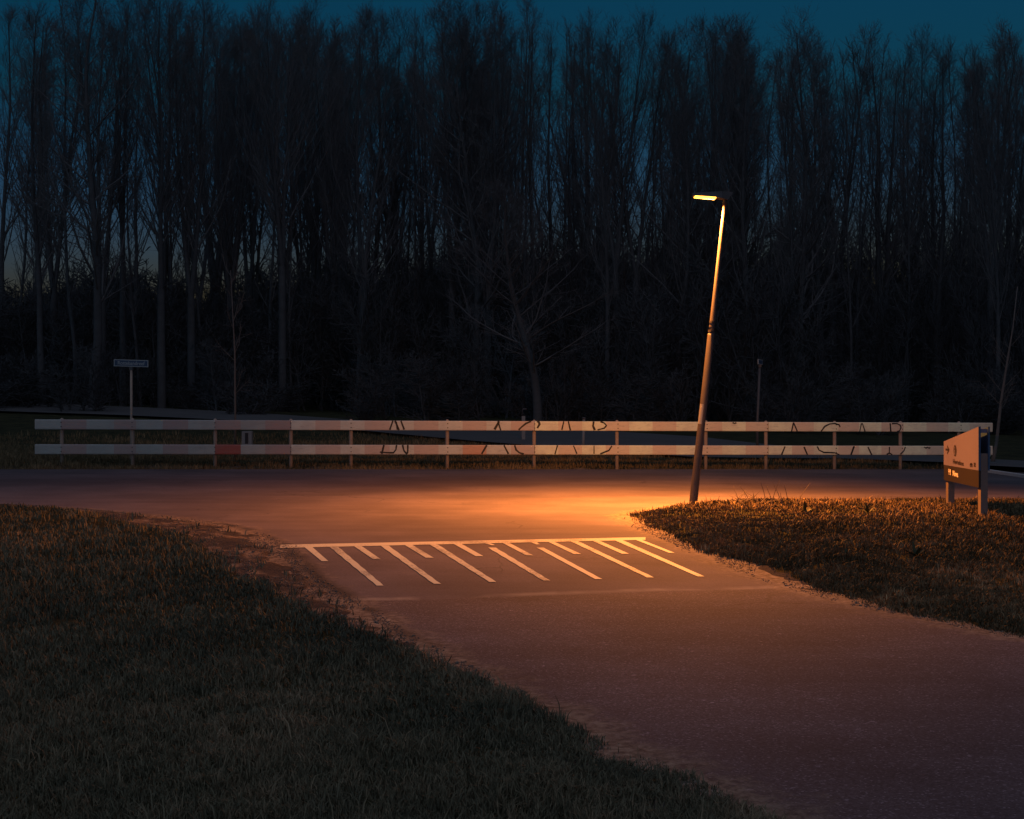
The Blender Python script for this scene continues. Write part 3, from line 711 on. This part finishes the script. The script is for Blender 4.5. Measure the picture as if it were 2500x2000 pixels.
# ------------------------------------------------------------------ grass
def blades(name, x, y, z, hgt_, wid, mat, rnd, lean=.5):
    n = len(x); a = rng.uniform(0, 2 * math.pi, n); b = rng.uniform(0, 2 * math.pi, n)
    ln = rng.uniform(.1, lean, n) * hgt_
    wx, wy = np.cos(a) * wid / 2, np.sin(a) * wid / 2; lx_, ly_ = np.cos(b) * ln, np.sin(b) * ln
    V = np.empty((n, 5, 3), np.float32)
    V[:, 0] = np.column_stack([x - wx, y - wy, z - .01]); V[:, 1] = np.column_stack([x + wx, y + wy, z - .01])
    V[:, 2] = np.column_stack([x + wx * .75 + lx_ * .35, y + wy * .75 + ly_ * .35, z + hgt_ * .6])
    V[:, 3] = np.column_stack([x - wx * .75 + lx_ * .35, y - wy * .75 + ly_ * .35, z + hgt_ * .6])
    V[:, 4] = np.column_stack([x + lx_, y + ly_, z + hgt_ * np.sqrt(np.maximum(.2, 1 - (ln / hgt_) ** 2 * .6))])
    base_ = (np.arange(n) * 5)[:, None]
    f = (base_ + np.array([0, 1, 2, 3, 3, 2, 4])[None]).ravel()
    me = np_mesh(name, V.reshape(-1, 3), f, np.tile([4, 3], n))
    attr(me, 'rnd', np.repeat(rnd, 5))
    return link(name, me, mat)
def jit(px, py, amp=16): return (vn(px, py, .02, 5) - .5) * 2 * amp + (vn(px, py, .09, 6) - .5) * amp
def scatter(n, px0, px1, py0, py1, mask, pw=1.0):
    py = py0 + (py1 - py0) * rng.random(n) ** pw; px = rng.uniform(px0, px1, n)
    k = mask(px, py); return unproj(px[k], py[k])
# left lawn
def mleft(px, py):
    e = e2(py) + jit(px, py, 26) - px; n_ = rng.normal(0, 1, len(px)); bare = vn(px * .35, py, .022, 91) * .6 + vn(px * .35, py, .06, 92) * .4
    return (e > n_ * 9) & ((bare > .27) | (rng.random(len(px)) < .25)) | ((e > -170) & (px < e1(py) - 12) & (vn(px, py * 2, .05, 93) > .74) & (rng.random(len(px)) < .35))
x, y = scatter(470000, -500, 2300, 1232, 2450, mleft, 1.15)
z = gz(x, y); cl = fbm(x, y, 1.3, 21); cl2 = fbm(x, y, 5.5, 25)
h = (.022 + .075 * cl ** 1.4 * cl2 * 2.0) * rng.uniform(.4, 1.4, len(x)); h = np.where(rng.random(len(x)) < .012, h * 2.1, h)
o = blades('lawn_grass', x, y, z, h, .003 + .0006 * y, MAT['lawn'], np.clip(.30 + .6 * (cl2 - .5) + .4 * (rng.random(len(x)) - .35) + .9 * (fbm(x, y, .8, 31) - .5), 0, 1), .95)
tag(o, 'dark rough lawn sloping from the camera to the road on the left', 'grass', kind='stuff')
# right verge
def mright(px, py):
    e = px - e4(py) - jit(px, py, 16); bare = vn(px * .35, py, .03, 95) * .6 + vn(px * .35, py, .07, 96) * .4
    return (e > rng.normal(0, 1, len(px)) * 9) & (py > 1221) & ((bare > .27) | (rng.random(len(px)) < .3))
x, y = scatter(400000, 1480, 3400, 1221, 1720, mright, 1.25)
z = gz(x, y); cl = fbm(x, y, 1.6, 41); cl2 = fbm(x, y, 6, 45)
h = (.018 + .062 * cl ** 1.4 * cl2 * 1.8) * rng.uniform(.4, 1.4, len(x)); h = np.where(rng.random(len(x)) < .02, h * 2.0, h)
o = blades('verge_grass', x, y, z, h, .004 + .0005 * y, MAT['dry'], np.clip(.15 + .8 * (cl2 - .45) + .45 * rng.random(len(x)) + .8 * (fbm(x, y, .9, 47) - .5), 0, 1), .95)
tag(o, 'tufted brownish grass of the right-hand verge around the lamp post', 'grass', kind='stuff')
# strip under the barrier and beyond
def mrear(px, py): 
    return (py > np.interp(px, cx, bt) - 2) & (py < 1145.5)
x, y = scatter(130000, -500, 3000, 1060, 1146, mrear, .55)
z = gz(x, y); cl = fbm(x, y, 1.2, 61); nearb = smooth((33.5 - y) / 3)
h = (.05 + .22 * np.clip(cl - .35, 0, 1)) * rng.uniform(.5, 1.4, len(x))
o = blades('roadside_grass', x, y, z, h, .014 + 0 * x, MAT['dry'], np.clip(.15 + .7 * (cl - .4) + .4 * rng.random(len(x)), 0, 1), .6)
tag(o, 'uncut grass strip along the foot of the barrier', 'grass', kind='stuff')

# loose stones, crumbs of soil and leaf litter at the edges
def crumbs(name, x, y, z, s, mat, label, flat=.6):
    n = len(x); P = np.array([(1, 0, 0), (-.5, .87, 0), (-.5, -.87, 0), (0, 0, 1), (0, 0, -.5)], float)
    V = P[None] * s[:, None, None] * rng.uniform(.6, 1.3, (n, 5, 1)); V[:, :, 2] *= flat
    a = rng.uniform(0, 6.28, n); c_, s_ = np.cos(a)[:, None], np.sin(a)[:, None]
    X_ = V[:, :, 0] * c_ - V[:, :, 1] * s_ + x[:, None]; Y_ = V[:, :, 0] * s_ + V[:, :, 1] * c_ + y[:, None]; Z_ = V[:, :, 2] + z[:, None]
    VV = np.stack([X_, Y_, Z_], -1).reshape(-1, 3); b = (np.arange(n) * 5)[:, None]
    f = (b + np.array([0, 1, 3, 1, 2, 3, 2, 0, 3, 1, 0, 4, 2, 1, 4, 0, 2, 4])[None]).ravel()
    o = link(name, np_mesh(name, VV, f, np.full(n * 6, 3)), mat); tag(o, label, 'gravel', kind='stuff'); return o
py = rng.uniform(1236, 1700, 26000); side = rng.random(26000) < .78
pxl = e2(py) + (e1(py) - e2(py) + 25) * rng.random(26000) ** .9 + rng.normal(0, 8, 26000)
pxr = e4(py) + (e3(py) - 20 - e4(py)) * rng.random(26000) + rng.normal(0, 6, 26000)
px = np.where(side, pxl, pxr); keep = (vn(px, py, .03, 77) > .4) & (rng.random(26000) < np.clip(1.2 - (py - 1300) / 260, .12, 1))
x, y = unproj(px[keep], py[keep]); z = np.maximum(hgt(x, y), gz(x, y)) + .003
crumbs('loose_gravel', x, y, z, rng.uniform(.003, .010, len(x)) * (1 + (rng.random(len(x)) < .04) * 1.2), MAT['stone'], 'crumbs of soil and small stones scattered along the road edges')

# dock weeds in the right verge
def weed(px, py, n, ln, label, k):
    x, y = unproj(px, py); x = float(x[0]); y = float(y[0]); z = float(gz(x, y)[0])
    mb = MB(); r_ = random.Random(k)
    for i in range(n):
        a = r_.uniform(0, 6.28); tilt = r_.uniform(.25, 1.0); L_ = ln * r_.uniform(.6, 1.1); wd = L_ * .2
        d = Vector((math.cos(a), math.sin(a), 0)); s = Vector((-d.y, d.x, 0))
        prev = None
        for j in range(7):
            t = j / 6; p = Vector((x, y, z)) + d * (L_ * t * math.sin(tilt)) + Vector((0, 0, L_ * (math.cos(tilt) * t - .35 * t * t * math.sin(tilt))))
            w_ = wd * math.sin(math.pi * min(.97, t * .9 + .1)) * (.5 if j == 0 else 1)
            cur = (p + s * w_ * .5 + Vector((0, 0, w_ * .25)), p, p - s * w_ * .5 + Vector((0, 0, w_ * .25)))
            if prev: mb.poly([prev[0], prev[1], cur[1], cur[0]]); mb.poly([prev[1], prev[2], cur[2], cur[1]])
            prev = cur
    o = mb.build('dock_plant', MAT['leaf'], None, org=(x, y, z)); tag(o, label, 'weed', 'broad-leaved weeds in the right-hand verge')
weed(1965, 1262, 11, .20, 'dark broad-leaved weed behind the others, right of the lamp post', 1)
weed(2120, 1262, 12, .18, 'broad-leaved weed midway between the lamp post and the information sign', 2)
weed(2235, 1372, 13, .19, 'largest broad-leaved weed, in the middle of the verge below the information sign', 3)
weed(2065, 1372, 7, .14, 'small upright weed to the left of the largest one', 4)
weed(2385, 1362, 8, .12, 'small flat weed below the right post of the information sign', 5)
# dead stalks by the lamp post
mb = MB(); x0, y0 = unproj(1855, 1240); x0 = float(x0[0]); y0 = float(y0[0]); z0 = float(gz(x0, y0)[0])
r_ = random.Random(9)
for i in range(26):
    bx_ = x0 + r_.uniform(-.35, .45); by_ = y0 + r_.uniform(-.3, .3); a = r_.uniform(-1.3, 1.3); Ln = r_.uniform(.12, .38)
    e_ = Vector((bx_ + math.sin(a) * Ln, by_ + r_.uniform(-.1, .1), z0 + math.cos(a) * Ln)); mb.tube([(bx_, by_, z0), ((bx_ + e_.x) / 2, (by_ + e_.y) / 2, (z0 + e_.z) / 2 + .02), e_], [.005, .004, .002], 4)
tag(mb.build('straw_stalks', MAT['pale_bark'], None, org=(x0, y0, z0)), 'clump of dry bent stalks beside the lamp post', 'dry plant')

# ------------------------------------------------------------------ trees
def grow(segs, p, d, ln, r, lvl, rnd, cfg):
    n = cfg['n'][lvl]; step = ln / n; up = cfg['up'][lvl]; jt = cfg['j'][lvl]
    q = p.copy(); dd = d.copy(); r1 = r * cfg['end'][lvl]
    for i in range(n):
        dd = (dd + Vector((rnd.gauss(0, jt), rnd.gauss(0, jt), up + rnd.gauss(0, jt * .5)))).normalized()
        q2 = q + dd * step; ra = r + (r1 - r) * i / n; rb = r + (r1 - r) * (i + 1) / n
        segs.append((q.copy(), q2.copy(), ra, rb, lvl))
        if lvl + 1 < len(cfg['n']):
            f = (i + 1) / n
            if f >= cfg['from'][lvl]:
                k = cfg['kids'][lvl]; k = int(k) + (rnd.random() < k - int(k))
                for _ in range(k):
                    az = rnd.uniform(0, 2 * math.pi); s_ = dd.cross(Vector((math.cos(az), math.sin(az), .1))).normalized()
                    an = R(rnd.uniform(*cfg['ang'][lvl])); nd = (dd * math.cos(an) + s_ * math.sin(an)).normalized()
                    shape = cfg['shape'](f) if lvl == 0 else (1.05 - .75 * f)
                    grow(segs, q2 - dd * step * rnd.random(), nd, cfg['len'][lvl] * shape * rnd.uniform(.6, 1.2), max(cfg['rmin'], rb * cfg['rk'][lvl]), lvl + 1, rnd, cfg)
        q = q2
def seg_mesh(name, segs, sides, tf=None):
    if not segs: return None
    A = np.array([s[0][:] for s in segs]); B = np.array([s[1][:] for s in segs]); ra = np.array([s[2] for s in segs]); rb = np.array([s[3] for s in segs])
    return tubes(name, A, B, ra, rb, sides)
def tubes(name, A, B, ra, rb, sides):
    d = B - A; d /= np.linalg.norm(d, axis=1, keepdims=True) + 1e-9
    ref = np.where(np.abs(d[:, 2:3]) > .8, np.array([[1., 0, 0]]), np.array([[0, 0, 1.]]))
    a = np.cross(d, ref); a /= np.linalg.norm(a, axis=1, keepdims=True) + 1e-9; b = np.cross(d, a)
    th = np.arange(sides) * 2 * math.pi / sides
    ring = a[:, None] * np.cos(th)[None, :, None] + b[:, None] * np.sin(th)[None, :, None]
    V = np.concatenate([A[:, None] + ring * ra[:, None, None], B[:, None] + ring * rb[:, None, None]], 1)
    k = np.arange(sides); f = np.stack([k, (k + 1) % sides, (k + 1) % sides + sides, k + sides], -1)
    F_ = ((np.arange(len(A)) * 2 * sides)[:, None, None] + f[None]).reshape(-1)
    return np_mesh(name, V.reshape(-1, 3), F_, np.full(len(A) * sides, 4), True)
H0 = 20.0
def variant(k, kind):
    rnd = random.Random(100 + k); segs = []
    if kind == 'tall':
        cfg = dict(n=[22, 8, 5, 3], up=[.03, .11, .10, .06], j=[.022, .07, .11, .16], end=[.12, .3, .4, .5], kids=[2.0, 1.3, 1.55],
                   ang=[(22, 42), (22, 48), (25, 60)], len=[5.6, 2.0, .75], rk=[.42, .42, .45], rmin=.006,
                   shape=lambda f: max(.22, min(1.0, (1.12 - f) * 1.6)))
        cfg['from'] = [.36, .2, .2]
        stems = 1 if rnd.random() < .6 else 2
        if stems == 1: grow(segs, Vector((0, 0, 0)), Vector((rnd.gauss(0, .02), rnd.gauss(0, .02), 1)).normalized(), H0, .19, 0, rnd, cfg)
        else:
            fh = rnd.uniform(.22, .4) * H0; a = rnd.uniform(0, 6.28); segs.append((Vector((0, 0, 0)), Vector((.05, 0, fh)), .22, .18, 0))
            for s_ in (0, math.pi):
                c2 = dict(cfg); c2['from'] = [.15, .2, .2]; c2['n'] = [17, 8, 5, 3]
                grow(segs, Vector((.05, 0, fh)), Vector((math.cos(a + s_) * .13, math.sin(a + s_) * .13, 1)).normalized(), H0 - fh, .13, 0, rnd, c2)
    elif kind == 'spread':
        cfg = dict(n=[18, 9, 6, 3], up=[.02, .06, .06, .04], j=[.04, .10, .13, .18], end=[.15, .25, .4, .5], kids=[2.0, 1.4, 1.8],
                   ang=[(30, 60), (25, 55), (25, 60)], len=[6.5, 2.6, .9], rk=[.5, .45, .5], rmin=.008, shape=lambda f: max(.3, min(1.0, (1.15 - f) * 1.5)))
        cfg['from'] = [.24, .2, .2]
        grow(segs, Vector((0, 0, 0)), Vector((.02, 0, 1)).normalized(), H0, .24, 0, rnd, cfg)
    elif kind == 'thin':
        cfg = dict(n=[20, 5, 3], up=[.03, .12, .1], j=[.03, .09, .15], end=[.15, .35, .5], kids=[2.6, 2.2], ang=[(20, 40), (25, 55)], len=[3.0, .9], rk=[.4, .5], rmin=.009,
                   shape=lambda f: max(.25, min(1.0, (1.1 - f) * 1.7)))
        cfg['from'] = [.3, .2]
        grow(segs, Vector((0, 0, 0)), Vector((rnd.gauss(0, .03), rnd.gauss(0, .03), 1)).normalized(), H0, .10, 0, rnd, cfg)
    tr = seg_mesh('trunk', [s for s in segs if s[4] == 0], 8); cr = seg_mesh('crown', [s for s in segs if s[4] > 0], 3)
    tr.materials.append(MAT['bark']); cr.materials.append(MAT['twig'])
    return tr, cr
VAR = [variant(k, 'tall') for k in range(7)] + [variant(20 + k, 'thin') for k in range(3)] + [variant(40 + k, 'spread') for k in range(2)]
def plant_tree(px, Y, top_py, v, name, label, group=None, wide=1.0, rz=None):
    x = tox(px, Y); g = float(hgt(x, Y)) - .05; hh = toz(top_py, Y) - g
    e = empty(name, (x, Y, g)); s = hh / H0; e.scale = (s * wide, s * wide, s); e.rotation_euler = (0, 0, random.uniform(0, 6.28) if rz is None else rz)
    tag(e, label, 'tree', group)
    for nm, me in zip(('trunk', 'crown'), VAR[v]):
        o = bpy.data.objects.new(nm, me); o.parent = e; col.objects.link(o)
    return e
GR = 'bare trees of the wood'
def LB(px, front):
    where = [(320, 'left of the blue name plate'), (570, 'between the blue name plate and the thin sapling'), (960, 'between the thin sapling and the first graffiti'), (1312, 'above the middle graffiti'),
             (1760, 'between the spreading tree and the lamp post'), (2350, 'between the lamp post and the information sign'), (9999, 'beyond the right end of the barrier')]
    w_ = [b for a, b in where if px < a][0]
    return ('tall bare tree of the skyline ' if front else 'lower bare tree in the wood ') + w_
sky_line = [(30, 20), (80, 45), (130, 75), (185, -20), (250, -10), (300, 90), (345, 150), (395, 25), (430, 60), (470, 15), (520, 70), (560, 85), (610, 80), (660, 75), (700, 100), (760, 50), (800, 60), (835, 55), (880, 110), (905, 62), (955, 75), (1000, 60), (1050, 100), (1105, 50), (1150, 60), (1200, 90),
            (1272, 8), (1300, 70), (1345, 95), (1385, 72), (1412, 70), (1465, 75), (1505, 80), (1555, 120), (1600, 110), (1640, 95), (1690, 150), (1712, 85), (1745, 95), (1800, 75), (1850, 90), (1900, 150), (1950, 135), (2005, 88), (2050, 110), (2085, 92), (2130, 105), (2165, 125), (2230, 135), (2290, 165), (2330, 190), (2372, 110), (2420, 60), (2450, 110), (2488, 85)]
named = {250: 'tallest bare tree at the far left whose fine top leaves the picture', 345: 'shorter bare tree under the gap in the tree line at the left', 470: 'tall bare tree right of the first gap in the tree line',
         1272: 'single bare tree whose spiky top stands above the middle of the tree line', 2005: 'bare tree with a narrow top left of the broad rounded crown at the right', 2085: 'bare tree with a broad rounded crown at the right of the tree line',
         2330: 'bare tree below the deep notch in the tree line at the right', 2420: 'tall pointed bare tree near the right edge of the wood'}
for i, (px, ty) in enumerate(sky_line):
    Y = random.uniform(62, 84) if px > 450 else random.uniform(56, 70)
    v = random.choice([0, 1, 2, 3, 4, 5, 6, 7, 8, 9, 7, 8])
    plant_tree(px, Y, ty, v, 'bare_tree', named.get(px, LB(px, True)), GR, random.uniform(.85, 1.15))
# trees filling the rows: sparse at the left, dense towards the right
prof = lambda p: np.interp(p, [a for a, b in sky_line], [b for a, b in sky_line])
for i in range(80):
    px = -60 + i * 33 + random.uniform(-14, 14); Y = random.uniform(60, 90)
    if random.random() < (.7 if px < 450 else .25): continue
    plant_tree(px, Y, prof(px) + random.uniform(5, 70), random.choice([7, 8, 9, 7, 8, 9, 0, 3, 5]), 'bare_tree', LB(px, True), GR, random.uniform(.8, 1.1))
for i in range(85):
    px = random.uniform(-500, 3000)
    if px < 560 and random.random() < .42: continue
    Y = random.uniform(58, 110); ty = prof(px) + random.uniform(30, 200)
    plant_tree(px, Y, ty, random.randrange(12) if px > 500 else random.choice([0, 1, 2, 3, 7, 8]), 'bare_tree', LB(px, False), GR, random.uniform(.8, 1.3))
for px, Y, ty, v, lb in ((105, 54, 60, 1, 'thick-stemmed bare tree at the far left, nearest of the row'), (228, 53, -30, 10, 'thick bare tree with low forked limbs above the blue name plate on its left'), (395, 55, 20, 3, 'straight bare tree above the blue name plate'), (468, 57, 30, 5, 'straight bare tree between the blue name plate and the sapling'), (690, 58, 70, 6, 'straight bare tree right of the thin sapling')):
    plant_tree(px, Y, ty, v, 'bare_tree', lb, GR, 1.0)
plant_tree(1312, 49, 470, 11, 'spreading_tree', 'low spreading bare tree with a thick forked trunk behind the middle of the barrier', None, 1.7, 1.0)

# saplings
def sapling(pts, Y, r0, label, k, tw=14):
    x, z = tox(pts[0][0], Y), float(hgt(tox(pts[0][0], Y), Y)); e = empty('sapling', (x, Y, z)); tag(e, label, 'sapling')
    P = [Vector((tox(a, Y), Y, toz(b, Y))) for a, b in pts]; P[0].z = z - .1
    mb = MB(); n = len(P); mb.tube(P, [r0 * (1 - .8 * i / (n - 1)) for i in range(n)], 8); mb.build('trunk', MAT['pale_bark'], e, sm=True)
    r_ = random.Random(k); segs = []
    cfg = dict(n=[6, 3], up=[.05, .05], j=[.08, .14], end=[.4, .5], kids=[1.0], ang=[(25, 55)], len=[.35], rk=[.6], rmin=.003, shape=lambda f: 1); cfg['from'] = [.2]
    for i in range(tw):
        t = r_.uniform(.3, .98) * (n - 1); a = int(t); q = P[a].lerp(P[min(a + 1, n - 1)], t - a); an = r_.uniform(0, 6.28)
        grow(segs, q, Vector((math.cos(an) * .8, math.sin(an) * .8, .8)).normalized(), r_.uniform(.35, .95), .007, 0, r_, cfg)
    me = seg_mesh('crown', [(s[0] - e.location, s[1] - e.location, s[2], s[3], 0) for s in segs], 4); link('crown', me, MAT['pale_bark'], e)
sapling([(574, 1137), (574, 1000), (573, 860), (568, 760), (563, 660)], 31.4, .030, 'thin straight sapling standing behind the left part of the barrier', 3)
sapling([(2420, 1145), (2427, 1110), (2433, 1080), (2444, 980), (2458, 890), (2473, 800), (2484, 700)], 33.5, .055, 'leaning sapling beyond the right end of the barrier', 4)

# dense scrub under and behind the trees
def bush_segs(k, n_stem, hh, thick):
    rnd = random.Random(k); segs = []
    cfg = dict(n=[7, 5, 3], up=[.05, .07, .05], j=[.08, .13, .18], end=[.3, .4, .6], kids=[2.2, 2.0], ang=[(20, 60), (25, 65)], len=[1.9, .8], rk=[.6, .7], rmin=thick, shape=lambda f: 1.1 - .5 * f); cfg['from'] = [.12, .2]
    for _ in range(n_stem):
        grow(segs, Vector((rnd.gauss(0, .5), rnd.gauss(0, .5), 0)), Vector((rnd.gauss(0, .2), rnd.gauss(0, .2), 1)).normalized(), hh * rnd.uniform(.6, 1), .04, 0, rnd, cfg)
    return [np.array([s[0][:] for s in segs]), np.array([s[1][:] for s in segs]), np.array([s[2] for s in segs]), np.array([s[3] for s in segs])]
BS = [bush_segs(k, 5, 5.0, .014) for k in range(4)]
def scrub(name, places, label, sides=3):
    AA = []; BB = []; RA = []; RB = []
    for x, y, s, sz, th in places:
        A, B, ra, rb = BS[random.randrange(4)]; a = random.uniform(0, 6.28); Rm = np.array([[math.cos(a), math.sin(a), 0], [-math.sin(a), math.cos(a), 0], [0, 0, 1]])
        S = np.array([s, s, sz]); o_ = np.array([x, y, float(hgt(x, y)) - .1])
        AA.append(A @ Rm * S + o_); BB.append(B @ Rm * S + o_); RA.append(ra * th); RB.append(rb * th)
    me = tubes(name, np.vstack(AA), np.vstack(BB), np.concatenate(RA), np.concatenate(RB), sides)
    o = link(name, me, MAT['scrub']); tag(o, label, 'undergrowth', kind='stuff'); return o
pl = []
for i in range(210):
    px = random.uniform(-400, 2900); Y = random.uniform(57, 92); x = tox(px, Y)
    topz = toz(np.interp(px, [0, 500, 900, 1300, 2000, 2500], [650, 630, 600, 560, 540, 560]) + random.uniform(-40, 110), Y) - float(hgt(x, Y))
    pl.append((x, Y, random.uniform(1.0, 1.6), topz / 5.6, 1.5))
scrub('undergrowth', pl, 'dense dark scrub between the trunks of the wood')
pl = []
for i in range(170):
    px = random.uniform(-400, 2900); Y = random.uniform(100, 150); x = tox(px, Y)
    topz = toz(np.interp(px, [0, 560, 750, 1000, 1300, 1800, 2300, 2500], [640, 620, 590, 560, 530, 500, 500, 520]) + random.uniform(-30, 120), Y) - float(hgt(x, Y))
    pl.append((x, Y, random.uniform(2.0, 3.0), topz / 5.6, 3.2))
scrub('far_wood', pl, 'far depth of the wood closing the view behind the trunks')
pl = []
for i in range(60):
    px = random.uniform(-300, 2800); Y = random.uniform(50, 58); x = tox(px, Y); pl.append((x, Y, random.uniform(.5, .9), random.uniform(.25, .6), 1.0))
scrub('low_brambles', pl, 'low brambles along the foot of the wood')
print('objects', len(bpy.data.objects))
